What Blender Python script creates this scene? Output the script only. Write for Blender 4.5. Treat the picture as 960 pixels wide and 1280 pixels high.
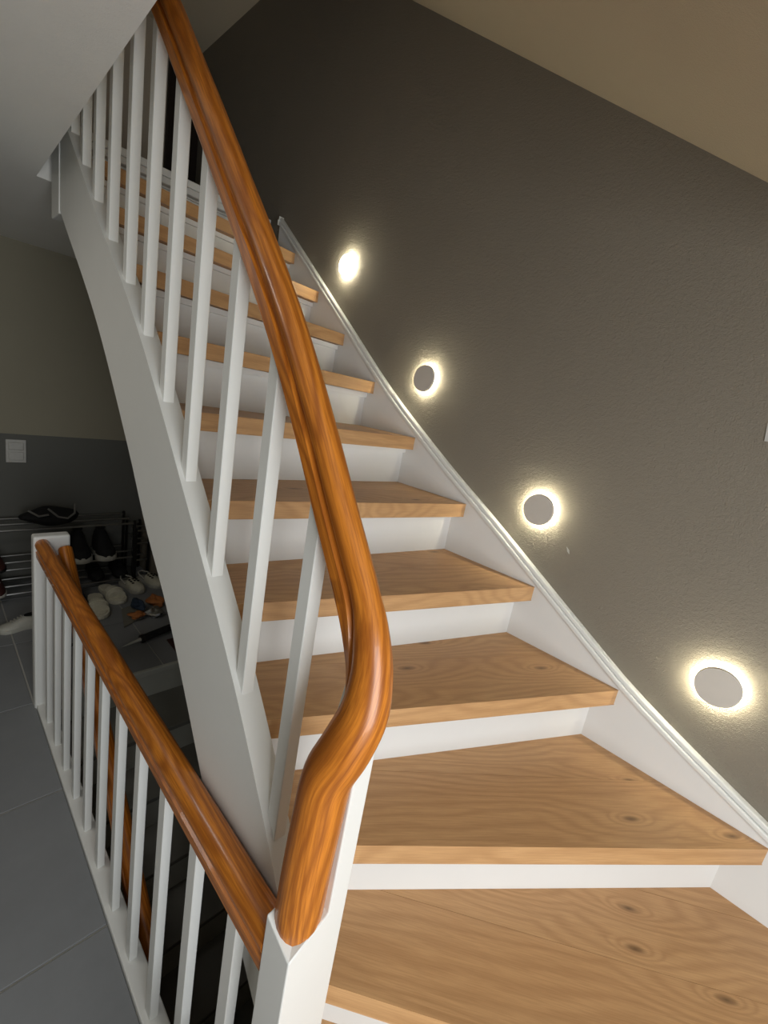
import bpy, bmesh, math, random
from mathutils import Vector, Matrix
random.seed(7)
for o in list(bpy.data.objects): bpy.data.objects.remove(o)
SC = bpy.context.scene
COL = SC.collection
U = 0.175                      # metres per stair rise (the working unit)
ZF = -9.498                    # floor level below the eye, in rises
def P(x, y, z): return Vector((x*U, y*U, (z-ZF)*U))

# ---------------------------------------------------------------- camera, light, exposure
cam_d = bpy.data.cameras.new('camera'); cam = bpy.data.objects.new('camera', cam_d); COL.objects.link(cam)
cam_d.sensor_fit = 'HORIZONTAL'; cam_d.sensor_width = 36; cam_d.lens = 552.217/960*36
cam_d.clip_start = 0.02
_yaw, _pit, _rol = (math.radians(a) for a in (47.764, 13.134, 10.068))
fw = Vector((math.sin(_yaw)*math.cos(_pit), math.cos(_yaw)*math.cos(_pit), -math.sin(_pit)))
r0 = Vector((math.cos(_yaw), -math.sin(_yaw), 0)); u0 = r0.cross(fw)
rr = r0*math.cos(_rol)+u0*math.sin(_rol); uu = u0*math.cos(_rol)-r0*math.sin(_rol)
cam.matrix_world = Matrix(((rr.x, uu.x, -fw.x, 0), (rr.y, uu.y, -fw.y, 0), (rr.z, uu.z, -fw.z, -ZF*U), (0, 0, 0, 1)))
SC.camera = cam
SC.view_settings.view_transform = 'Standard'; SC.view_settings.look = 'None'
SC.view_settings.gamma = 1; SC.view_settings.use_curve_mapping = False
SC.view_settings.exposure = 0.15
W = bpy.data.worlds.new('world'); SC.world = W; W.use_nodes = True
W.node_tree.nodes['Background'].inputs[0].default_value = (.75, .85, 1, 1)
W.node_tree.nodes['Background'].inputs[1].default_value = 0.6
def area(name, loc, target, sx, sy, power, col):
    d = bpy.data.lights.new(name, 'AREA'); d.shape = 'RECTANGLE'; d.size = sx; d.size_y = sy; d.energy = power; d.color = col
    o = bpy.data.objects.new(name, d); COL.objects.link(o); o.location = loc
    o.rotation_euler = (target-loc).to_track_quat('-Z', 'Y').to_euler(); return o
area('assumed_back_light', P(-.3, -6.3, -2.6), P(1.2, 0, -3.2), 5.0*U, 6.6*U, 28, (.95, .985, 1))  # unseen area light added behind the camera, assumed from the brightly lit risers
area('hall_fill_light', P(-3.2, 10.0, 3.3), P(-3.2, 10.0, -5), 2.2*U, 2.2*U, 4.5, (1, .95, .88))  # unseen fill light, added to brighten the hall floor and far wall

# ---------------------------------------------------------------- materials
def lin(c):
    return tuple(((v/255)/12.92 if v/255 <= .04045 else ((v/255+.055)/1.055)**2.4) for v in c)+(1,)
class NT:
    def __init__(s, name):
        s.m = bpy.data.materials.new(name); s.m.use_nodes = True; s.t = s.m.node_tree; s.n = s.t.nodes
        s.b = s.n['Principled BSDF']
    def node(s, typ, **kw):
        n = s.n.new(typ)
        for k, v in kw.items(): setattr(n, k, v)
        return n
    def link(s, a, b): s.t.links.new(a, b)
    def coords(s, kind='Object', scale=(1, 1, 1), rnd=True):
        if kind == 'gc':
            n = s.node('ShaderNodeAttribute', attribute_name='gc'); v = n.outputs['Vector']
        else:
            n = s.node('ShaderNodeTexCoord'); v = n.outputs[kind]
        if rnd:
            oi = s.node('ShaderNodeObjectInfo'); mu = s.node('ShaderNodeVectorMath', operation='SCALE')
            cx = s.node('ShaderNodeCombineXYZ')
            s.link(oi.outputs['Random'], cx.inputs[0]); s.link(oi.outputs['Random'], cx.inputs[1]); s.link(oi.outputs['Random'], cx.inputs[2])
            s.link(cx.outputs[0], mu.inputs[0]); mu.inputs['Scale'].default_value = 13.7
            ad = s.node('ShaderNodeVectorMath', operation='ADD'); s.link(v, ad.inputs[0]); s.link(mu.outputs[0], ad.inputs[1]); v = ad.outputs[0]
        mp = s.node('ShaderNodeVectorMath', operation='MULTIPLY'); s.link(v, mp.inputs[0]); mp.inputs[1].default_value = scale
        return mp.outputs[0]
    def noise(s, v, scale, detail=4, rough=.55, dist=0):
        n = s.node('ShaderNodeTexNoise'); s.link(v, n.inputs['Vector']); n.inputs['Scale'].default_value = scale
        n.inputs['Detail'].default_value = detail; n.inputs['Roughness'].default_value = rough; n.inputs['Distortion'].default_value = dist
        return n.outputs['Fac']
    def ramp(s, f, stops):
        r = s.node('ShaderNodeValToRGB'); s.link(f, r.inputs[0]); e = r.color_ramp.elements
        while len(e) < len(stops): e.new(.5)
        for q, (p, c) in zip(e, stops): q.position = p; q.color = c
        return r.outputs[0]
    def mix(s, f, a, b, mode='MIX'):
        m = s.node('ShaderNodeMix', data_type='RGBA', blend_type=mode)
        for sock, v in ((m.inputs[0], f), (m.inputs[6], a), (m.inputs[7], b)):
            if hasattr(v, 'links'): s.link(v, sock)
            else: sock.default_value = v
        return m.outputs[2]
    def bump(s, h, strength, dist=.002):
        b = s.node('ShaderNodeBump'); b.inputs['Strength'].default_value = strength; b.inputs['Distance'].default_value = dist
        s.link(h, b.inputs['Height']); s.link(b.outputs[0], s.b.inputs['Normal'])
    def col(s, c):
        if hasattr(c, 'links'): s.link(c, s.b.inputs['Base Color'])
        else: s.b.inputs['Base Color'].default_value = c
    def set(s, rough=.5, metal=0, spec=.5, coat=0):
        s.b.inputs['Roughness'].default_value = rough; s.b.inputs['Metallic'].default_value = metal
        s.b.inputs['Specular IOR Level'].default_value = spec; s.b.inputs['Coat Weight'].default_value = coat; return s.m
def g(v): return (v, v, v, 1)

def plaster(name, c, fine=260, strength=.5, var=.12, dist=.002):
    t = NT(name); v = t.coords('Object', rnd=False)
    big = t.noise(v, 2.2, 3); sm = t.noise(v, fine, 3, .6); md = t.noise(v, fine/3, 3, .6, .3)
    c0 = tuple(x*(1-var) for x in c[:3])+(1,); c1 = tuple(min(1, x*(1+var)) for x in c[:3])+(1,)
    t.col(t.mix(big, c0, c1))
    h = t.node('ShaderNodeMath', operation='ADD'); t.link(sm, h.inputs[0]); t.link(md, h.inputs[1])
    t.bump(h.outputs[0], strength, dist); return t.set(.9, spec=.2)
def paint(name, c, rough=.4, strength=.06):
    t = NT(name); v = t.coords('Object'); n1 = t.noise(v, 9, 4); n2 = t.noise(t.coords('Object', (30, 30, 260)), 1, 3)
    t.col(t.mix(n1, tuple(x*.95 for x in c[:3])+(1,), c)); t.bump(n2, strength, .001); return t.set(rough, spec=.4)
def wood(name, dark, mid, light, coord, k, rough, bump, coat=0, knots=(1.9, 5.5), ringc=(.02, .045), fin=1.0, ff=.55):
    t = NT(name); v = t.coords(coord)
    sep = t.node('ShaderNodeSeparateXYZ')
    warp = t.noise(t.coords(coord, (k*1.1, k*5, k*5)), 1, 3, .5)
    t.link(v, sep.inputs[0])
    # growth rings: distance from a heart line beside the board, bent by slow noise
    def M(op, a, b=None):
        m = t.node('ShaderNodeMath', operation=op)
        for i, q in enumerate((a, b)):
            if q is None: continue
            if hasattr(q, 'links'): t.link(q, m.inputs[i])
            else: m.inputs[i].default_value = q
        return m.outputs[0]
    yy = M('MULTIPLY', sep.outputs[1], 1.0); zz = M('MULTIPLY', sep.outputs[2], 1.0)
    base = M('ADD', M('MULTIPLY', yy, .8), M('MULTIPLY', zz, .6))
    ring = M('ADD', M('MULTIPLY', base, ringc[0]*1000*k), M('MULTIPLY', warp, 9))
    if knots:
        vo = t.node('ShaderNodeTexVoronoi'); vo.voronoi_dimensions = '2D'; t.link(t.coords(coord, (k*knots[0], k*knots[1], 1)), vo.inputs['Vector']); vo.inputs['Scale'].default_value = 1
        kd = vo.outputs['Distance']
        ring = M('ADD', ring, M('MULTIPLY', t.ramp(kd, [(0, g(1)), (.12, g(.45)), (.42, g(0))]), 5.0))
    band = M('ADD', M('MULTIPLY', M('SINE', M('MULTIPLY', ring, 6.283)), .5), .5)
    band = M('POWER', band, 1.6)
    fibre = t.noise(t.coords(coord, (k*9*fin, k*230*fin, k*230*fin)), 1, 3, .6)
    tone = t.noise(t.coords(coord, (k*1.2, k*7, k*7)), 1, 4, .6)
    c = t.mix(tone, mid, light)
    f1 = M('MULTIPLY', band, ringc[1]*10)
    c = t.mix(f1, c, dark)
    f2 = t.ramp(fibre, [(.35, g(ff)), (.62, g(0))])
    c = t.mix(f2, c, dark)
    if knots:
        kn = t.ramp(kd, [(.0, g(.85)), (.02, g(.55)), (.05, g(0))])
        c = t.mix(kn, c, tuple(x*.3 for x in dark[:3])+(1,))
    t.col(c); t.bump(fibre, bump, .0006); return t.set(rough, spec=.45, coat=coat)

M_oak = wood('oak_veneer', lin((152, 108, 66)), lin((192, 146, 98)), lin((212, 170, 122)), 'Object', 1.0, .45, .12, ringc=(.045, .03), fin=2.0, ff=.3)
M_pine = wood('lacquered_pine', lin((128, 62, 12)), lin((196, 112, 32)), lin((214, 136, 46)), 'gc', 1.0, .36, .1, coat=.18, knots=(1.6, 7), ringc=(.085, .055), fin=1.5)
M_white = paint('white_gloss_paint', lin((226, 226, 222)), .38)
M_white2 = paint('white_riser_paint', lin((226, 225, 222)), .5, .02)
M_gwall = plaster('grey_plaster', lin((137, 129, 116)), 420, .8, .07, .003)
M_soffit = plaster('beige_roughcast', lin((206, 195, 173)), 420, .5, .06)
M_hallc = plaster('off_white_ceiling', lin((236, 234, 228)), 320, .4, .05)
M_far = plaster('taupe_wall_paint', lin((152, 146, 128)), 240, .2, .05)
M_farg = plaster('charcoal_wall_paint', lin((106, 106, 101)), 240, .2, .06)
M_umber = plaster('umber_wall_paint', lin((186, 174, 158)), 240, .2, .06)
def tile_mat(name, c, rough):
    t = NT(name); v = t.coords('Object'); n = t.noise(v, 3.5, 5, .65); n2 = t.noise(v, 60, 3)
    c0 = tuple(x*.82 for x in c[:3])+(1,); c1 = tuple(min(1, x*1.15) for x in c[:3])+(1,)
    t.col(t.mix(n, c0, c1)); t.bump(n2, .12, .001); return t.set(rough, spec=.4)
M_tile = tile_mat('grey_stone_tile', lin((130, 132, 134)), .5)
M_grout = tile_mat('pale_grout', lin((176, 174, 168)), .9)
M_slate = tile_mat('slate_step', lin((120, 120, 114)), .6)
M_pale = tile_mat('pale_grey_riser', lin((176, 178, 170)), .6)
def plain(name, c, rough=.6, metal=0, spec=.4, n=40, var=.15):
    t = NT(name); v = t.coords('Object'); f = t.noise(v, n, 3)
    t.col(t.mix(f, tuple(x*(1-var) for x in c[:3])+(1,), tuple(min(1, x*(1+var)) for x in c[:3])+(1,))); t.bump(f, .1, .001)
    return t.set(rough, metal, spec)
M_black = plain('black_fabric', lin((20, 20, 21)), .8)
M_black2 = plain('black_rubber', lin((14, 14, 14)), .5)
M_sole = plain('white_rubber', lin((176, 174, 164)), .6)
M_beige = plain('beige_foam', lin((214, 210, 192)), .75)
M_clog = plain('pale_clog_foam', lin((190, 186, 168)), .65)
M_dot = plain('dark_spot', lin((40, 40, 38)), .7)
M_navy = plain('navy_fabric', lin((44, 58, 76)), .8)
M_dgrey = plain('grey_knit', lin((104, 102, 98)), .9)
M_redbr = plain('dark_red_leather', lin((62, 34, 30)), .5)
M_steel = plain('brushed_steel', lin((170, 170, 168)), .28, 1)
M_dsteel = plain('dark_steel', lin((70, 70, 70)), .35, 1)
M_foil = plain('silver_foil', lin((200, 200, 200)), .25, 1, n=140)
M_orange = plain('orange_plastic', lin((178, 112, 62)), .5)
M_card = plain('grey_card', lin((118, 116, 106)), .7)
M_dpanel = plain('dark_brown_panel', lin((34, 25, 20)), .5)
M_plate = plain('white_switch_plastic', lin((190, 188, 182)), .4)
M_disc = plain('taupe_lamp_face', lin((205, 198, 188)), .55, n=12, var=.06)
M_dark = plain('dark_gap', lin((12, 12, 12)), .9)
def emit(name, c, s):
    t = NT(name); t.col(g(.8)); t.b.inputs['Emission Color'].default_value = c; t.b.inputs['Emission Strength'].default_value = s; return t.m
M_led = emit('warm_led', lin((255, 250, 222)), 100)
M_ledface = emit('led_face', lin((255, 250, 226)), 22)

# ---------------------------------------------------------------- mesh helpers
WORLD = {}
def put(o, frame, parent):
    WORLD[o.name] = frame
    if parent:
        o.parent = parent; o.matrix_parent_inverse = Matrix.Identity(4)
        o.matrix_basis = WORLD[parent.name].inverted() @ frame
    else: o.matrix_basis = frame
def empty(name, loc, label=None, cat=None, group=None, kind=None):
    o = bpy.data.objects.new(name, None); COL.objects.link(o); o.empty_display_size = .05
    put(o, Matrix.Translation(loc), None); tag(o, label, cat, group, kind); return o
def tag(o, label=None, cat=None, group=None, kind=None, category=None):
    cat = cat or category
    for k, v in (('label', label), ('category', cat), ('group', group), ('kind', kind)):
        if v: o[k] = v
    return o
def mk(name, verts, faces, mat, parent=None, frame=None, smooth=False, bevel=0, gc=None, seg=2, **tags):
    """verts are world positions (metres)"""
    if frame is None:
        lo = [min(v[i] for v in verts) for i in range(3)]; hi = [max(v[i] for v in verts) for i in range(3)]
        frame = Matrix.Translation(Vector(((lo[0]+hi[0])/2, (lo[1]+hi[1])/2, lo[2])))
    inv = frame.inverted()
    me = bpy.data.meshes.new(name); me.from_pydata([inv @ Vector(v) for v in verts], [], faces)
    bm = bmesh.new(); bm.from_mesh(me)
    if bevel:
        es = [e for e in bm.edges if len(e.link_faces) == 2 and e.calc_face_angle(0) > .5]
        bmesh.ops.bevel(bm, geom=es, offset=bevel, segments=seg, affect='EDGES', profile=.5)
    bmesh.ops.recalc_face_normals(bm, faces=bm.faces); bm.to_mesh(me); bm.free()
    if smooth:
        for p_ in me.polygons: p_.use_smooth = True
        me.set_sharp_from_angle(angle=.62)
    if gc:
        a = me.attributes.new('gc', 'FLOAT_VECTOR', 'POINT')
        for i, v in enumerate(gc): a.data[i].vector = v
    me.materials.append(mat)
    o = bpy.data.objects.new(name, me); COL.objects.link(o); put(o, frame, parent); tag(o, **tags); return o
BF = [(0, 3, 2, 1), (4, 5, 6, 7), (0, 1, 5, 4), (1, 2, 6, 5), (2, 3, 7, 6), (3, 0, 4, 7)]
def boxv(lo, hi):
    (a, b, c), (d, e, f_) = lo, hi
    return [P(a, b, c), P(d, b, c), P(d, e, c), P(a, e, c), P(a, b, f_), P(d, b, f_), P(d, e, f_), P(a, e, f_)]
def box(name, lo, hi, mat, parent=None, bevel=0, **k): return mk(name, boxv(lo, hi), BF, mat, parent, bevel=bevel*U, **k)
def multi(name, boxes, mat, parent=None, **k):
    V, F = [], []
    for lo, hi in boxes:
        n = len(V); V += boxv(lo, hi); F += [tuple(i+n for i in f_) for f_ in BF]
    return mk(name, V, F, mat, parent, **k)
def prism(name, poly, vec, mat, parent=None, **k):
    """poly: world points of one face; vec: extrusion"""
    n = len(poly); V = list(poly)+[p_+vec for p_ in poly]
    F = [tuple(range(n)), tuple(range(2*n-1, n-1, -1))]+[(i, (i+1) % n, n+(i+1) % n, n+i) for i in range(n)]
    return mk(name, V, F, mat, parent, **k)
def ribbon(name, top, bot, x0, x1, mat, parent=None, **k):
    """board in the YZ plane between two curves sampled at the same Y"""
    V, F = [], []
    for (y, zt), (y2, zb) in zip(top, bot): V += [P(x0, y, zt), P(x1, y, zt), P(x1, y2, zb), P(x0, y2, zb)]
    n = len(top)
    for i in range(n-1):
        for j in range(4): F.append((4*i+j, 4*i+(j+1) % 4, 4*i+4+(j+1) % 4, 4*i+4+j))
    F += [(0, 1, 2, 3), tuple(4*n-4+j for j in (3, 2, 1, 0))]
    return mk(name, V, F, mat, parent, **k)
def interp(L, y):
    """monotone-ish cubic (Catmull-Rom) through sorted (y,z)"""
    if y <= L[0][0]: (a, b), (c, d) = L[0], L[1]; return b+(d-b)*(y-a)/(c-a)
    if y >= L[-1][0]: (a, b), (c, d) = L[-2], L[-1]; return d+(d-b)*(y-c)/(c-a)
    for i in range(len(L)-1):
        if L[i][0] <= y <= L[i+1][0]: break
    def sl(j):
        a = max(j-1, 0); b = min(j+1, len(L)-1); return (L[b][1]-L[a][1])/(L[b][0]-L[a][0])
    h = L[i+1][0]-L[i][0]; t = (y-L[i][0])/h; t2, t3 = t*t, t*t*t
    return (2*t3-3*t2+1)*L[i][1]+(t3-2*t2+t)*h*sl(i)+(-2*t3+3*t2)*L[i+1][1]+(t3-t2)*h*sl(i+1)
def spline(pts, n):
    out = []
    m = len(pts)
    for i in range(m-1):
        p0, p1, p2, p3 = pts[max(i-1, 0)], pts[i], pts[i+1], pts[min(i+2, m-1)]
        for k in range(n):
            t = k/n; out.append(.5*((2*p1)+(p2-p0)*t+(2*p0-5*p1+4*p2-p3)*t*t+(3*p1-p0-3*p2+p3)*t*t*t))
    out.append(pts[-1].copy()); return out
def sweep(name, path, normals, prof, mat, parent=None, smooth=True, size=None, **k):
    V, F, G = [], [], []; n = len(prof); s = 0
    for i, p_ in enumerate(path):
        if i: s += (path[i]-path[i-1]).length
        t = (path[min(i+1, len(path)-1)]-path[max(i-1, 0)]).normalized()
        nn = normals[i]-t*normals[i].dot(t); nn.normalize(); sd = t.cross(nn)
        q, mo = size[i] if size else (1, 0)
        for (a, b), (a2, b2) in zip(prof, PROF2 if size else prof):
            a, b = (a*(1-mo)+a2*mo)*q, (b*(1-mo)+b2*mo)*q; V.append(p_+sd*(a*U)+nn*(b*U)); G.append((s, a*U, b*U))
    for i in range(len(path)-1):
        for j in range(n): F.append((i*n+j, i*n+(j+1) % n, (i+1)*n+(j+1) % n, (i+1)*n+j))
    F += [tuple(range(n-1, -1, -1)), tuple((len(path)-1)*n+j for j in range(n))]
    o = mk(name, V, F, mat, parent, smooth=smooth, gc=G, **k)
    return o
def tube(name, pts, r, mat, parent=None, n=8, **k):
    prof = [(r*math.cos(2*math.pi*i/n), r*math.sin(2*math.pi*i/n)) for i in range(n)]
    d = (pts[-1]-pts[0]).normalized(); ref = Vector((0, 0, 1)) if abs(d.z) < .9 else Vector((1, 0, 0))
    return sweep(name, pts, [ref]*len(pts), prof, mat, parent, **k)
def clip(poly, nx, ny, d, keep_ge):
    out = []
    f = lambda q: (q[0]*nx+q[1]*ny-d)*(1 if keep_ge else -1)
    for i in range(len(poly)):
        a, b = poly[i], poly[(i+1) % len(poly)]; fa, fb = f(a), f(b)
        if fa >= 0: out.append(a)
        if fa*fb < 0: t = fa/(fa-fb); out.append((a[0]+(b[0]-a[0])*t, a[1]+(b[1]-a[1])*t))
    return out

# ---------------------------------------------------------------- the room
XW = 7.25            # stair wall surface
YB = 22.0            # far hall wall
ZC = 3.45            # hall ceiling
Z0 = -4.498          # top of the sixth tread (k = 0)
TH = .252
fl = box('floor', (-8.45, -10.2, ZF-.6), (1.88, 13.36, ZF-.03), M_grout, kind='structure')
fl2 = box('floor', (1.88, 13.44, ZF-.6), (XW, YB, ZF-.03), M_grout, kind='structure')
fl3 = box('floor', (-8.45, 13.36, ZF-.6), (1.88, YB, ZF-.03), M_grout, kind='structure')
ys = [13.32-3.44*j for j in range(7, -1, -1)]+[16.76, 20.2, YB]
def tiles(parent, xs, ys, ymin, ymax):
    gap = .022
    for i in range(len(xs)-1):
        for j in range(len(ys)-1):
            y0, y1 = max(ys[j], ymin), min(ys[j+1], ymax)
            if y1-y0 < .2: continue
            box('tile', (xs[i]+gap, y0+gap, ZF-.05), (xs[i+1]-gap, y1-gap, ZF), M_tile, parent, bevel=.01)
tiles(fl, [-8.45, -5.01, -1.57, 1.90], ys, -10.2, 13.32)
tiles(fl2, [1.86, 5.31, XW], ys, 13.36, YB); tiles(fl3, [-8.45, -5.01, -1.57, 1.86], ys, 13.32, YB)
# stair wall: one grey plaster wall from cellar to the attic slope
SL = .6533
def zs(y): return 7.836+SL*(y-8.151)     # slope line of the soffit on the wall
Yk = 8.151+(10.4-7.836)/SL; Yz = 8.151+(ZC-7.836)/SL
wr = prism('wall_right', [P(XW, -10.2, ZF-8), P(XW, 22.2, ZF-8), P(XW, 22.2, 10.6), P(XW, -10.2, 10.6)], Vector((.6*U, 0, 0)), M_gwall, kind='structure')
prism('ceiling', [P(1.68, -.6, zs(-.6)), P(1.68, Yz+.02, ZC+.013), P(1.68, Yz, ZC+.6), P(1.68, -.6, ZC+.6)], Vector((5.72*U, 0, 0)), M_soffit, kind='structure')
prism('ceiling', [P(-.6, Yz, ZC), P(-.6, Yk, 10.4), P(-.6, 18.9, 10.4), P(-.6, 18.9, 11), P(-.6, Yk-.2, 11), P(-.6, Yz-.2, ZC+.6)], Vector((8*U, 0, 0)), M_soffit, kind='structure')
# hall ceiling slab with the stair opening cut out
hc = prism('ceiling', [P(-8.45, -10.2, ZC), P(7.4, -10.2, ZC), P(7.4, -.6, ZC), P(1.68, -.6, ZC), P(2.0, 13.3, ZC), P(7.4, 13.3, ZC), P(7.4, 22.2, ZC), P(-8.45, 22.2, ZC)], Vector((0, 0, .9*U)), M_hallc, kind='structure')
box('wall_left', (-8.9, -10.2, ZF-.6), (-8.45, 22.2, ZC+.9), M_far, kind='structure')
wf = box('wall_far', (-8.45, YB, ZF-.6), (XW, YB+.5, -3.41), M_farg, kind='structure')
box('wall_far', (-8.45, YB, -3.41), (XW, YB+.5, ZC), M_far, kind='structure')
multi('wall_back', [((-8.45, -7.1, ZF-.6), (-2.9, -6.7, ZC+.9)), ((2.3, -7.1, ZF-.6), (XW, -6.7, ZC+.9)), ((-2.9, -7.1, ZF-.6), (2.3, -6.7, -6.0)), ((-2.9, -7.1, .8), (2.3, -6.7, ZC+.9))], M_far, kind='structure')  # unseen wall; its opening is assumed, added for the area light in front
multi('assumed_window_1', [((-2.9, -7.0, -6.0), (-2.65, -6.8, .8)), ((2.05, -7.0, -6.0), (2.3, -6.8, .8)), ((-2.65, -7.0, -6.0), (2.05, -6.8, -5.75)), ((-2.65, -7.0, .55), (2.05, -6.8, .8)), ((-.4, -7.0, -5.75), (-.2, -6.8, .55))], M_white, kind='structure')  # assumed window frame, out of view, added to go with the light behind the camera
# upper storey: side wall, back wall and a dark brown panel at the head of the stairs
box('wall_upper', (-.9, Yz, ZC+.9), (-.6, 18.9, 11), M_umber, kind='structure')
box('wall_landing', (-.6, 18.4, ZC+.9), (XW, 18.9, 10.4), M_umber, kind='structure')
dr = box('dark_panel_1', (6.2, 18.2, 4.5), (XW-.02, 18.38, 10.0), M_dpanel, bevel=.03, kind='structure')  # plain dark panel covering the right end of the back wall
multi('panel_field', [((6.4, 18.16, 5.0), (7.1, 18.22, 7.0)), ((6.4, 18.16, 7.4), (7.1, 18.22, 9.6))], M_dpanel, dr)
# cellar well
box('wall_cellar', (-.2, 2.26, ZF-8), (2.2, 13.0, ZF-.61), M_far, kind='structure')
box('wall_cellar_end', (2.2, 2.0, ZF-8), (XW, 2.3, ZF-1), M_far, kind='structure')
box('floor', (2.2, 2.3, ZF-8.4), (XW, 16, ZF-8), M_slate, kind='structure')

# ---------------------------------------------------------------- staircase
st = empty('staircase', P(4.8, 3, ZF), 'wooden staircase with oak treads, white risers and white stringers, winding up beside the grey wall', 'staircase')
XI, XO, XR = 2.49, 2.22, 7.143
yr = [-.95, 1.127, 2.766, 4.439, 5.982, 7.434, 8.724, 9.966, 11.229, 12.6]
yl = [2.952, 3.599, 4.396, 5.282, 6.186, 7.217, 8.337, 9.493, 10.759, 12.6]
LINES = {}
for k in range(10): LINES[k] = ((2.15, yl[k]), (XR, yr[k]))
LINES[-1] = ((2.535, 1.895), (3.213, .964))
def lin_nd(k):
    (x0, y0), (x1, y1) = LINES[k]; dx, dy = x1-x0, y1-y0; L = math.hypot(dx, dy); dx, dy = dx/L, dy/L
    nx, ny = -dy, dx                   # uphill normal
    return dx, dy, nx, ny, nx*x0+ny*y0
def tread(k, base, ref):
    """base: plan polygon of the walking surface; planks run parallel to the nosing"""
    dx, dy, nx, ny, d = ref; zt = Z0+k
    ang = math.atan2(dy, dx)
    cx = sum(q[0] for q in base)/len(base); cy = sum(q[1] for q in base)/len(base)
    fr = Matrix.Translation(P(cx, cy, zt-TH)) @ Matrix.Rotation(ang, 4, 'Z')
    core = clip(base, nx, ny, d+.05, True)
    dz = Vector((0, 0, 1))
    t = prism('tread', [P(x, y, zt-TH+.012) for x, y in core], dz*(TH-.05)*U, M_oak, st, frame=fr)
    nose = clip(base, nx, ny, d+.055, False)
    prism('nosing', [P(x, y, zt-TH) for x, y in nose], dz*TH*U, M_oak, t, frame=fr, bevel=.006*U, seg=1)
    a = .058
    far = max(q[0]*nx+q[1]*ny for q in base)-d
    while a < far-.02:
        b = a+.93
        if far-b < .25: b = far+1
        pl = clip(clip(base, nx, ny, d+a, True), nx, ny, d+b-.004, False)
        if len(pl) >= 3: prism('plank', [P(x, y, zt-.04) for x, y in pl], dz*.0397*U, M_oak, t, frame=fr @ Matrix.Translation((0, 0, random.uniform(0, 1e-4))))
        a = b
OVER = .27
def riser(k, poly):
    dx, dy, nx, ny, d = lin_nd(k)
    pl = clip(clip(poly, nx, ny, d+OVER, True), nx, ny, d+OVER+.1, False)
    zb, zt = Z0+k-1, Z0+k-TH
    o = prism('riser', [P(x, y, zb) for x, y in pl], Vector((0, 0, (zt-zb+.01)*U)), M_white2, st)
    pl = clip(clip(poly, nx, ny, d+OVER-.07, True), nx, ny, d+OVER-.004, False)
    if k >= 4: prism('cover_strip', [P(x, y, zt-.1) for x, y in pl], Vector((0, 0, .098*U)), M_white2, o)
WHOLE = [(XI, -4.4), (XR, -4.4), (XR, 14), (XI, 14)]
for k in range(-1, 9):
    ref = lin_nd(k); nxt = lin_nd(k+1)
    whole = WHOLE if k >= 0 else [(XI, -4.4), (XR, -4.4), (XR, 3), (XI, 3)]
    base = clip(whole, ref[2], ref[3], ref[4], True)
    base = clip(base, nxt[2], nxt[3], nxt[4]+OVER+.02, False)
    tread(k, base, ref); riser(k, WHOLE)
riser(9, WHOLE)
# three lower steps that swing round to the hall floor
for k, xa, xb in ((-2, 2.35, 2.9), (-3, .95, 1.5), (-4, -.4, .1)):
    L = math.hypot(xb-xa, 6.3); dx, dy = (xb-xa)/L, -6.3/L; nx, ny = -dy, dx
    ref = (dx, dy, nx, ny, nx*xa+ny*1.88)
    base = [(xa, 1.88), (xb, -4.42), (xb+1.9, -4.42), (xa+1.7, 1.88)]
    if k == -2: base = [(xa, 1.88), (xb, -4.42), (7.0, -4.42), (2.95, 2.05), (2.49, 2.7), (2.49, 1.88)]
    tread(k, base, ref)
    prism('riser', [P(xa+OVER, 1.86, Z0+k-1), P(xb+OVER, -4.4, Z0+k-1), P(xb+OVER+.1, -4.4, Z0+k-1), P(xa+OVER+.1, 1.86, Z0+k-1)], Vector((0, 0, (1-TH+.01)*U)), M_white2, st)
    box('end_panel', (xa+.1, 1.78, ZF), (min(xa+1.6, 2.6), 1.86, Z0+k-TH), M_white2, st)
# top landing edge: white fascia and two stepped mouldings
box('landing_edge', (XI, 12.62, 4.5-.16), (XR, 16.3, 4.5), M_white2, st, bevel=.02)
box('landing_moulding', (XI, 12.55, 4.5-.34), (XR, 12.75, 4.5-.19), M_white2, st, bevel=.03)
# stringers
OT = [(2.2, -5.22), (2.76, -4.387), (3.64, -3.237), (4.55, -2.23), (5.45, -1.308), (6.32, -.427), (7.19, .401), (8.07, 1.145), (9.01, 1.84), (9.90, 2.555), (10.76, 3.27), (11.63, 3.99), (12.3, 4.56)]
OB = [(2.2, -6.9), (4.002, -5.05), (4.231, -4.79), (4.741, -4.15), (5.61, -3.13), (6.594, -2.22), (7.435, -1.3), (9.404, .598), (11.942, 2.5), (12.4, 2.85)]
yy = [2.2+(12.3-2.2)*i/40 for i in range(41)]
ribbon('outer_stringer', [(y, interp(OT, y)) for y in yy], [(y, interp(OB, y)) for y in yy], XO, XI, M_white, st)
WS = [(-6, -6.7), (-.917, -4.42), (.905, -3.575), (2.065, -2.875), (3.866, -1.745), (5.176, -.95), (6.966, .24), (8.728, 1.609), (10.695, 3.161), (12.2, 4.35)]
yy = [-4.4+(12.15+4.4)*i/48 for i in range(49)]
ribbon('wall_stringer', [(y, interp(WS, y)) for y in yy], [(y, interp(WS, y)-2.3) for y in yy], XR, XW, M_white2, st)
def mould(name, off0, off1, xin):
    top, bot = [], []
    for y in yy:
        s = (interp(WS, y+.05)-interp(WS, y-.05))/.1; c = math.sqrt(1+s*s)
        top.append((y, interp(WS, y)+off1*c)); bot.append((y, interp(WS, y)+off0*c))
    ribbon(name, top, bot, xin, XW, M_white, st, bevel=.018*U)
mould('moulding', .0, .075, XR-.05); mould('moulding', .078, .15, XR-.02)
# hanging post at the stair head
box('head_post', (2.2, 12.25, 2.66), (2.45, 12.95, 8.6), M_white, st, bevel=.02)

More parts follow.
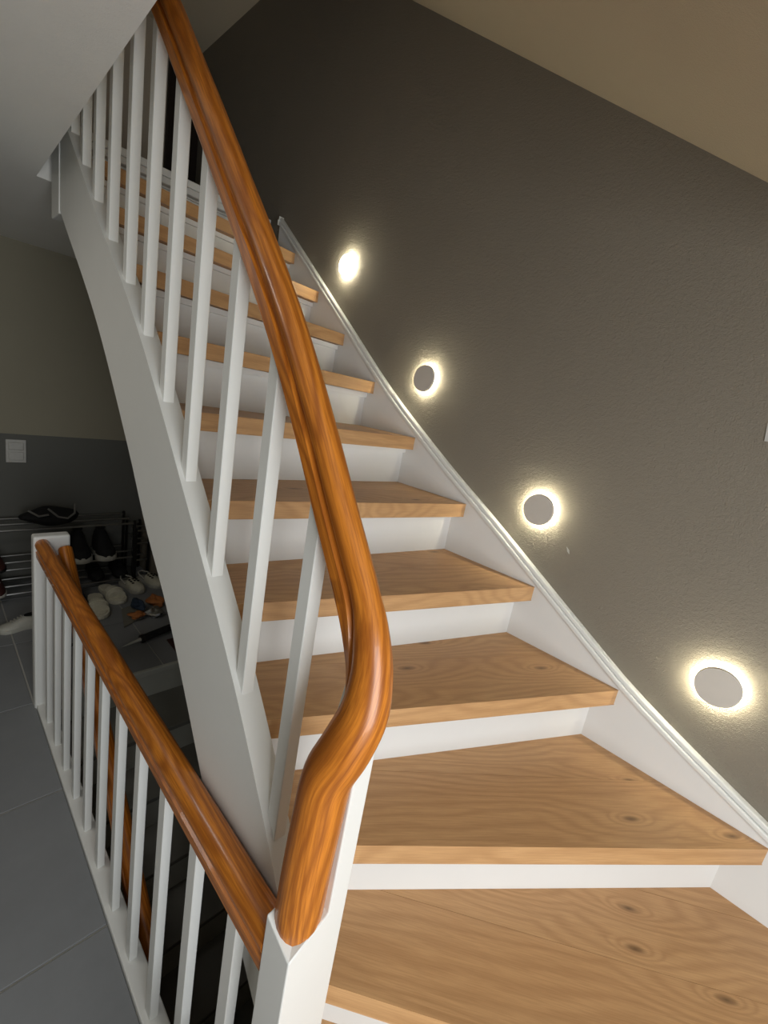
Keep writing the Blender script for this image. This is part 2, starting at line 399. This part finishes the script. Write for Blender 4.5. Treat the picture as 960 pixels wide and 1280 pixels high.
# ---------------------------------------------------------------- handrails and balusters
def rail_profile(n=14):
    pts = []
    for i in range(n+1):
        a = math.radians(-28+236*i/n); pts.append((.155*math.cos(a), .09+.158*math.sin(a)))
    left = [(-.09, -.018), (-.1, -.042), (-.155, -.06), (-.16, -.205), (-.14, -.235)]
    return pts+left+[(-a, b) for a, b in reversed(left)]
def wreath_profile(n=14):
    pts = []
    for i in range(n+1):
        a = math.radians(-28+236*i/n); pts.append((.205*math.cos(a), .03+.205*math.sin(a)))
    left = [(-.15, -.095), (-.165, -.105), (-.178, -.12), (-.178, -.19), (-.16, -.2)]
    return pts+left+[(-a, b) for a, b in reversed(left)]
PROF = rail_profile(); PROF2 = wreath_profile()
fb = empty('balustrade', P(2.2, 2.1, ZF), 'sloping balustrade of the stairs: curved orange pine handrail, white balusters and newel', 'balustrade')
ctrl = [(2.35, 12.35, 9.0), (2.35, 10.2, 7.15), (2.35, 8.6, 5.68), (2.35, 7.118, 4.263), (2.35, 6.294, 3.40), (2.35, 5.51, 2.57), (2.35, 4.821, 1.826), (2.35, 4.225, 1.182), (2.35, 3.727, .606), (2.35, 3.313, .077), (2.35, 2.956, -.418), (2.35, 2.635, -.887), (2.35, 2.399, -1.219), (2.35, 2.215, -1.49), (2.35, 2.08, -1.72), (2.34, 1.975, -2.0), (2.295, 1.925, -2.29), (2.21, 1.96, -2.58), (2.15, 2.035, -2.87), (2.138, 2.06, -3.26), (2.136, 2.08, -3.7), (2.138, 2.094, -4.12), (2.138, 2.096, -4.35), (2.138, 2.098, -4.6)]
nm = []
for i in range(len(ctrl)):
    if i <= 13: nm.append(Vector((0, -.75, .66)))
    else:
        t = min(1, (i-13)/5); nm.append(Vector((-1.0*t, -.75*(1-t)-.5*t, .66*(1-t))))
NS = 5
path = spline([P(*c) for c in ctrl], NS); nrm = spline(nm, NS)
SZ = spline([Vector((.77 if i <= 13 else min(1.02, .77+(i-13)*.07), 0 if i <= 13 else min(1, (i-13)/3.5), 0)) for i in range(len(ctrl))], NS)
sweep('handrail', path, nrm, PROF, M_pine, fb, size=[(v.x, v.y) for v in SZ])
def rail_z(y):
    L = sorted((c[1], c[2]) for c in ctrl[:15]); return interp(L, y)
for y in (2.76, 3.64, 4.55, 5.45, 6.32, 7.19, 8.07, 9.01, 9.90, 10.76, 11.63):
    d = .165; x0, x1 = 2.28, 2.42
    V = [P(x, yy_, interp(OT, yy_)-.04) for x, yy_ in ((x0, y), (x1, y), (x1, y+d), (x0, y+d))]+[P(x, yy_, rail_z(yy_)-.16) for x, yy_ in ((x0, y), (x1, y), (x1, y+d), (x0, y+d))]
    mk('baluster', V, BF, M_white, fb, bevel=.008*U, seg=1)
nv = [P(x, y, z) for x, y, z in ((1.88, 1.87, ZF-1), (2.47, 1.87, ZF-1), (2.47, 2.23, ZF-1), (1.88, 2.23, ZF-1),
      (1.88, 1.87, -4.5), (2.26, 1.87, -4.3), (2.26, 2.23, -4.3), (1.88, 2.23, -4.36), (2.27, 1.87, -2.7), (2.27, 2.23, -2.7), (2.38, 1.87, -2.26), (2.38, 2.23, -2.1), (2.47, 1.87, -2.3), (2.47, 2.23, -2.12))]
mk('newel_post', nv, [(3, 2, 1, 0), (0, 1, 12, 10, 8, 5, 4), (2, 3, 7, 6, 9, 11, 13), (0, 4, 7, 3), (1, 2, 13, 12), (4, 5, 6, 7), (5, 8, 9, 6), (8, 10, 11, 9), (10, 12, 13, 11)], M_white, fb, bevel=.012*U)

lb = empty('balustrade', P(2.04, 7.6, ZF), 'level balustrade with straight pine handrail and white balusters along the grey tiled floor', 'balustrade')
box('kerb', (1.885, 2.25, ZF-.6), (2.2, 13.36, ZF+.09), M_white, lb, bevel=.02)
n = 40
sweep('handrail', [P(2.04, 13.1-(13.1-2.24)*i/n, -4.87) for i in range(n+1)], [Vector((-.1, 0, 1))]*(n+1), PROF, M_pine, lb)
y = 4.654-.94*2
while y < 12.9:
    box('baluster', (1.972, y, ZF+.08), (2.098, y+.19, -5.06), M_white, lb, bevel=.008, seg=1); y += .94
box('end_post', (1.85, 13.06, ZF-.3), (2.62, 13.4, -4.56), M_white, lb, bevel=.05)

cr = empty('cellar_handrail', P(2.55, 10, ZF-1), 'pine handrail running down from the white end post into the stairwell', 'handrail')
sweep('rail', [P(2.5, 13.08-(13.08-6.0)*i/12, -5.0-.78*(13.08-6.0)*i/12) for i in range(13)], [Vector((0, 0, 1))]*13, PROF, M_pine, cr)
for yb_, zb_ in ((11.5, -6.2), (7.6, -9.25)):
    tube('bracket', [P(2.5, yb_, zb_-.25), P(2.5, yb_, zb_-.55), P(2.22, yb_, zb_-.75)], .035, M_dsteel, cr)

cs = empty('cellar_staircase', P(4.8, 10, ZF-8), 'dark stone steps with pale risers going down under the wooden stairs', 'staircase')
cy = [13.36, 11.65, 10.36, 9.06, 7.8, 6.5, 5.2, 3.9]
for i in range(8):
    zt = ZF-i
    box('riser', (2.22, cy[i], zt-1), (XW, cy[i]+.12, zt-(.2 if i == 0 else .14)), M_pale, cs)
    if i: box('tread', (2.22, cy[i]-.06, zt-.14), (XW, cy[i-1]+.02, zt), M_slate, cs, bevel=.02)
box('edge_board', (2.62, 13.3, ZF-.2), (XW, 13.44, ZF+.004), M_pale, cs, bevel=.02)

# ---------------------------------------------------------------- wall lamps
def cyl(name, x0, x1, y, z, r0_, r1_, mat, parent, n=48, bevel=0):
    V, F = [], []
    for x, r in ((x0, r0_), (x1, r1_)):
        for i in range(n): a = 2*math.pi*i/n; V.append(P(x, y+r*math.cos(a), z+r*math.sin(a)))
    F = [(i, (i+1) % n, n+(i+1) % n, n+i) for i in range(n)]+[tuple(range(n)), tuple(range(2*n-1, n-1, -1))]
    return mk(name, V, F, mat, parent, bevel=bevel*U)
for i, (y, z, lab) in enumerate(((.075, -2.80, 'round backlit wall lamp nearest the viewer, lowest on the grey wall'),
                                 (3.049, -1.208, 'round backlit wall lamp, second lowest of the four on the grey wall'),
                                 (6.05, .702, 'round backlit wall lamp, third up, below the glaring top lamp'),
                                 (9.052, 3.061, 'glaring white round wall lamp, topmost of the four by the stairs'))):
    L = empty('wall_lamp', P(XW, y, z), lab, 'lamp', 'wall lamps along the stairs')
    R = .25 if i < 3 else .215
    cyl('base', XW-.02, XW, y, z, .12, .12, M_white, L)
    cyl('light_ring', XW-.072, XW-.02, y, z, R-.03, R-.03, M_led, L)
    cyl('disc', XW-.125, XW-.075, y, z, R-.005, R, M_disc if i < 3 else M_ledface, L, bevel=.012)

# ---------------------------------------------------------------- hall: switch, shoe racks, shoes
sw = empty('wall_switch', P(2.6, YB, -4.2), 'white double switch and socket plate on the charcoal wall', 'switch')
box('plate', (2.3, YB-.06, -4.52), (2.92, YB, -3.62), M_plate, sw, bevel=.02)
box('socket', (2.38, YB-.085, -4.42), (2.84, YB-.05, -4.1), M_plate, sw, bevel=.02)
box('rocker', (2.38, YB-.1, -4.02), (2.84, YB-.05, -3.72), M_plate, sw, bevel=.03)

def rack(x0, x1, y0, y1, tiers, label):
    r = empty('shoe_rack', P((x0+x1)/2, (y0+y1)/2, ZF), label, 'shoe rack')
    for x in (x0, x1):
        box('side_frame', (x-.05, y0-.05, ZF), (x+.05, y0+.05, tiers[-1]+.12), M_dsteel, r, bevel=.01)
        box('side_frame', (x-.05, y1-.05, ZF), (x+.05, y1+.05, tiers[-1]+.12), M_dsteel, r, bevel=.01)
    for z in tiers:
        for y in (y0, (y0+y1)/2, y1):
            tube('rod', [P(x0, y, z), P(x1, y, z)], .045, M_steel, r)
    return r
TI = [ZF+.25, ZF+1.25, ZF+2.8]
rack(-1.2, 6.35, 20.1, 21.6, TI, 'chrome tube shoe rack behind the white end post, loaded with shoes')
rack(6.55, 7.1, 20.5, 21.8, [ZF+.9, ZF+1.7, ZF+2.3], 'narrow dark end of a second shoe rack by the stairs')

def outline(L, w):
    pts = []
    prof = [(0, 0), (.02, .45), (.08, .66), (.2, .72), (.38, .68), (.55, .82), (.72, 1.0), (.85, .92), (.94, .66), (.985, .35), (1, 0)]
    for t, h in prof: pts.append((t*L-L/2, h*w/2))
    for t, h in reversed(prof[1:-1]): pts.append((t*L-L/2, -h*w/2))
    return pts
def shoe(label, x, y, z, ang, L, w, hh, kind, mu, ms, cat='shoe', group=None, tilt=0, sole=None):
    """x,y,z: heel-to-toe middle on its support; ang: heading of the toe (degrees)"""
    fr = Matrix.Translation(P(x, y, z)) @ Matrix.Rotation(math.radians(ang), 4, 'Z') @ Matrix.Rotation(math.radians(tilt), 4, 'Y')
    name = {'sneaker': 'sneaker', 'slide': 'slipper', 'clog': 'clog', 'boot': 'boot'}[kind]
    e = bpy.data.objects.new(name, None); COL.objects.link(e); e.empty_display_size = .05; put(e, fr, None); tag(e, label, cat, group)
    def W3(a, b, c): return fr @ Vector((a*U, b*U, c*U))
    o = outline(L, w); st_ = sole or (.16 if kind in ('slide', 'clog') else .13)
    ring = lambda z_, s: [W3(a*s, b*s, z_) for a, b in o]
    V = ring(0, .96)+ring(st_*.4, 1.0)+ring(st_, .98); m = len(o)
    F = [tuple(range(m-1, -1, -1)), tuple(2*m+i for i in range(m))]
    for q in range(2): F += [(q*m+i, q*m+(i+1) % m, (q+1)*m+(i+1) % m, (q+1)*m+i) for i in range(m)]
    mk('sole', V, F, ms, e, frame=fr, bevel=0)
    stat = {'sneaker': [(.02, .5, .55), (.1, .64, .92), (.25, .7, 1), (.4, .68, .95), (.55, .78, .72), (.7, .9, .5), (.84, .84, .4), (.94, .6, .3), (.985, .3, .16)],
            'boot': [(.02, .5, .9), (.1, .66, 1), (.25, .72, 1), (.38, .7, 1), (.5, .74, .8), (.66, .9, .5), (.82, .86, .4), (.94, .6, .32), (.985, .3, .16)],
            'clog': [(.42, .7, .95), (.5, .78, .98), (.6, .88, .9), (.72, .96, .8), (.84, .88, .68), (.93, .66, .5), (.985, .34, .24)],
            'slide': [(.46, .78, .9), (.54, .84, 1), (.62, .9, 1), (.7, .96, .95), (.77, .96, .8)]}[kind]
    V, F = [], []; NR = 9
    for t, hw, h in stat:
        for i in range(NR):
            a = math.pi*i/(NR-1); V.append(W3(t*L-L/2, hw*w/2*math.cos(a), st_*.8+(hh*h)*math.sin(a)**.7))
    for i in range(len(stat)-1):
        for j in range(NR-1): F.append((i*NR+j, i*NR+j+1, (i+1)*NR+j+1, (i+1)*NR+j))
        F.append((i*NR+NR-1, i*NR, (i+1)*NR, (i+1)*NR+NR-1))
    F += [tuple(range(NR)), tuple((len(stat)-1)*NR+NR-1-j for j in range(NR))]
    up = mk('upper' if kind != 'slide' else 'strap', V, F, mu, e, frame=fr, smooth=kind != 'slide', bevel=0)
    if kind in ('sneaker', 'boot'):
        V = [W3(-.28*L+.17*L*math.cos(2*math.pi*i/14), .22*w*math.sin(2*math.pi*i/14), st_*.8+hh*(1.0 if kind == 'boot' else .985)) for i in range(14)]
        prism('opening', V, fr.to_3x3() @ Vector((0, 0, .02*U)), M_dark, e, frame=fr)
        if kind == 'sneaker':
            for q in range(4):
                t = .44+.075*q; h = interp([(s[0], s[2]) for s in stat], t)*hh
                mk('lace', [W3(t*L-L/2+dx_, dy_*.2*w, st_*.8+h+.01+dz_) for dx_ in (-.02, .02) for dy_ in (-1, 1) for dz_ in (-.02, .02)],
                   [(0, 1, 3, 2), (4, 6, 7, 5), (0, 4, 5, 1), (2, 3, 7, 6), (0, 2, 6, 4), (1, 5, 7, 3)], ms, e, frame=fr)
    if kind == 'clog':
        for q in range(7):
            t = .52+.09*(q//3)+.02*(q % 3); b_ = (-.22, .0, .22)[q % 3]; h = interp([(s[0], s[2]) for s in stat], t)*hh
            a0 = t*L-L/2
            V = [W3(a0+.055*math.cos(2*math.pi*i/8), b_*w+.055*math.sin(2*math.pi*i/8), st_*.8+h*(1-1.6*b_*b_)+.0) for i in range(8)]
            prism('hole', V, fr.to_3x3() @ Vector((0, 0, .02*U)), M_dot, e, frame=fr)
        V = [W3(-.47*L+.0*i, w*.33*math.cos(math.pi*i/8), st_+hh*.55*math.sin(math.pi*i/8)+.02) for i in range(9)]
        tube('heel_strap', [W3(-.05*L, .36*w, st_+.25*hh), W3(-.3*L, .35*w, st_+.55*hh), W3(-.46*L, .15*w, st_+.6*hh), W3(-.46*L, -.15*w, st_+.6*hh), W3(-.3*L, -.35*w, st_+.55*hh), W3(-.05*L, -.36*w, st_+.25*hh)], .03, ms, e)
    if kind == 'slide':
        tube('strap_seam', [W3(.66*L-L/2, .45*w*math.cos(math.pi*i/8), st_*.8+hh*1.0*math.sin(math.pi*i/8)**.7+.01) for i in range(9)], .028, ms, e, n=6)
        V = [W3(a*.86, b*.8, st_) for a, b in o]
        prism('footbed', V, fr.to_3x3() @ Vector((0, 0, .03*U)), mu, e, frame=fr)
    return e
shoe('beige slipper on the floor, the nearer of the pale pair by the stairwell', 4.55, 18.25, ZF, -98, 2.15, .74, .36, 'slide', M_beige, M_beige, 'slipper', 'pale slippers')
shoe('beige slipper on the floor, farther of the pale pair, beside the clogs', 5.28, 19.1, ZF, -84, 1.9, .7, .36, 'slide', M_beige, M_beige, 'slipper', 'pale slippers')
shoe('pale spotted clog next to the beige slippers', 6.15, 19.5, ZF, -75, 1.5, .62, .36, 'clog', M_clog, M_sole, 'clog', 'spotted clogs')
shoe('pale spotted clog nearest the white stringer', 6.98, 19.75, ZF, -70, 1.5, .62, .36, 'clog', M_clog, M_sole, 'clog', 'spotted clogs')
shoe('dark navy boot partly behind the pine handrail', 4.05, 19.0, ZF, -90, 1.5, .56, .75, 'boot', M_navy, M_black2, 'boot')
zt = TI[1]+.05
shoe('black shoe with white sole on the rack, left of its pair', 4.42, 20.5, zt, -92, 1.55, .8, .95, 'boot', M_black, M_sole, 'shoe', 'black shoes with white soles', sole=.24)
shoe('black shoe with white sole on the rack, right of its pair', 5.28, 20.5, zt, -88, 1.55, .8, .95, 'boot', M_black, M_sole, 'shoe', 'black shoes with white soles', sole=.24)
shoe('grey knit shoe on the rack beside the end post', 3.7, 20.5, zt, -90, 1.55, .56, .8, 'sneaker', M_dgrey, M_dgrey, 'shoe')
zt = TI[0]+.05
shoe('black shoe on the lowest rack tier above the clogs, left one', 5.05, 20.85, zt, -90, 1.5, .62, .55, 'sneaker', M_black, M_black2, 'shoe', 'black shoes on the lowest tier')
shoe('black shoe on the lowest rack tier above the clogs, right one', 5.95, 20.85, zt, -90, 1.5, .62, .55, 'sneaker', M_black, M_black2, 'shoe', 'black shoes on the lowest tier')
shoe('dark red shoe on the rack left of the end post, middle tier', 1.75, 20.5, TI[1]+.05, -88, 1.6, .6, .5, 'sneaker', M_redbr, M_black2, 'shoe')
shoe('dark red shoe on the rack left of the end post, lowest tier', 1.75, 20.5, TI[0]+.05, -90, 1.6, .6, .6, 'sneaker', M_redbr, M_sole, 'shoe')
shoe('black shoe at the left picture edge on the rack', 1.0, 20.5, TI[1]+.05, -90, 1.6, .6, .55, 'sneaker', M_black, M_black2, 'shoe')
shoe('white sneaker lying on the floor left of the end post', 2.1, 17.75, ZF, 185, 1.2, .56, .36, 'sneaker', M_sole, M_sole, 'sneaker')
# bag on the rack top
def blob(name, c, r, mat, parent, seed, n=16, m=10, amp=.12, **k):
    rnd = random.Random(seed); ph = [rnd.uniform(0, 6) for _ in range(6)]; V, F = [], []
    for i in range(m+1):
        th = math.pi*i/m
        for j in range(n):
            a = 2*math.pi*j/n; s = 1+amp*math.sin(3*a+ph[0]+2*th)+amp*.6*math.sin(5*th+ph[1]+a)
            V.append(P(c[0]+r[0]*s*math.sin(th)*math.cos(a), c[1]+r[1]*s*math.sin(th)*math.sin(a), c[2]+r[2]*(s if i not in (0, m) else 1)*math.cos(th)))
    for i in range(m):
        for j in range(n): F.append((i*n+j, i*n+(j+1) % n, (i+1)*n+(j+1) % n, (i+1)*n+j))
    return mk(name, V, F, mat, parent, smooth=True, **k)
bg = empty('bag', P(3.2, 20.5, TI[2]), 'soft black bag with straps lying on top of the shoe rack', 'bag')
blob('body', (3.5, 20.6, TI[2]+.36), (.95, .6, .34), M_black, bg, 3, amp=.07)
tube('strap', [P(3.3, 20.1, TI[2]+.8), P(3.6, 19.95, TI[2]+.5), P(3.9, 19.95, TI[2]+.42), P(4.15, 20.05, TI[2]+.6), P(4.2, 20.3, TI[2]+.9)], .04, M_dgrey, bg)
tube('strap', [P(2.7, 20.1, TI[2]+.75), P(3.0, 19.95, TI[2]+.55), P(3.3, 19.95, TI[2]+.6)], .04, M_dgrey, bg)
# packets, umbrella and mat on the floor
mk('paper_packet', [P(4.95, 16.3, ZF+.005), P(5.6, 16.7, ZF+.02), P(5.9, 17.9, ZF+.03), P(5.25, 17.7, ZF+.01), P(4.95, 16.3, ZF+.05), P(5.6, 16.7, ZF+.07), P(5.9, 17.9, ZF+.12), P(5.25, 17.7, ZF+.06)], BF, M_card, label='flat grey paper packet on the floor beside the slippers', category='packet')
blob('orange_wrapper', (5.5, 16.75, ZF+.2), (.27, .24, .09), M_orange, None, 5, amp=.22, label='crumpled orange wrapper on the grey packet', category='wrapper')
blob('dark_cloth', (5.75, 17.45, ZF+.28), (.22, .42, .15), M_navy, None, 8, amp=.2, label='dark navy cloth on the grey paper packet', category='cloth')
blob('foil_bag', (6.15, 16.75, ZF+.16), (.34, .3, .17), M_foil, None, 11, n=14, m=8, amp=.22, label='crumpled silver foil bag on the floor by the stringer', category='foil bag')
blob('snack_bag', (6.5, 17.7, ZF+.17), (.3, .45, .17), M_orange, None, 13, amp=.2, label='crumpled orange and silver bag behind the foil bag', category='bag')
um = empty('umbrella', P(5.6, 15.1, ZF), 'folded black umbrella with silver tip lying on the floor', 'umbrella')
sweep('canopy', [P(5.15, 15.08, ZF+.13), P(5.3, 15.1, ZF+.15), P(6.2, 15.3, ZF+.2), P(7.1, 15.5, ZF+.17)], [Vector((0, 0, 1))]*4, [(.13*math.cos(i*.7854), .13*math.sin(i*.7854)) for i in range(8)], M_black, um)
mk('tip', [P(4.45, 14.96, ZF+.06)]+[P(5.16, 15.08+.075*math.cos(i*.7854), ZF+.13+.075*math.sin(i*.7854)) for i in range(8)], [(0, 1+i, 1+(i+1) % 8) for i in range(8)]+[tuple(range(8, 0, -1))], M_sole, um)
sweep('collar', [P(5.12, 15.075, ZF+.13), P(5.24, 15.09, ZF+.14)], [Vector((0, 0, 1))]*2, [(.16*math.cos(i*.7854), .16*math.sin(i*.7854)) for i in range(8)], M_dsteel, um)
box('floor_mat', (5.9, 13.9, ZF), (7.2, 14.8, ZF+.05), M_redbr, bevel=.02, label='small dark red mat on the floor at the top of the cellar steps', category='mat')

# stair wall: chipped paint, then a separate white mark
mk('white_mark', [P(XW-.012, 2.47, -1.68), P(XW-.012, 2.42, -1.72), P(XW-.012, 2.40, -1.78), P(XW-.012, 2.44, -1.75), P(XW+.01, 2.47, -1.68), P(XW+.01, 2.42, -1.72), P(XW+.01, 2.40, -1.78), P(XW+.01, 2.44, -1.75)], BF, M_plate, wr)
mk('white_mark', [P(XW-.012, .55, .62), P(XW-.012, .50, .62), P(XW-.012, .48, .40), P(XW-.012, .52, .40), P(XW+.01, .55, .62), P(XW+.01, .50, .62), P(XW+.01, .48, .40), P(XW+.01, .52, .40)], BF, M_plate, wr)  # thin upright white strip lying on the plaster
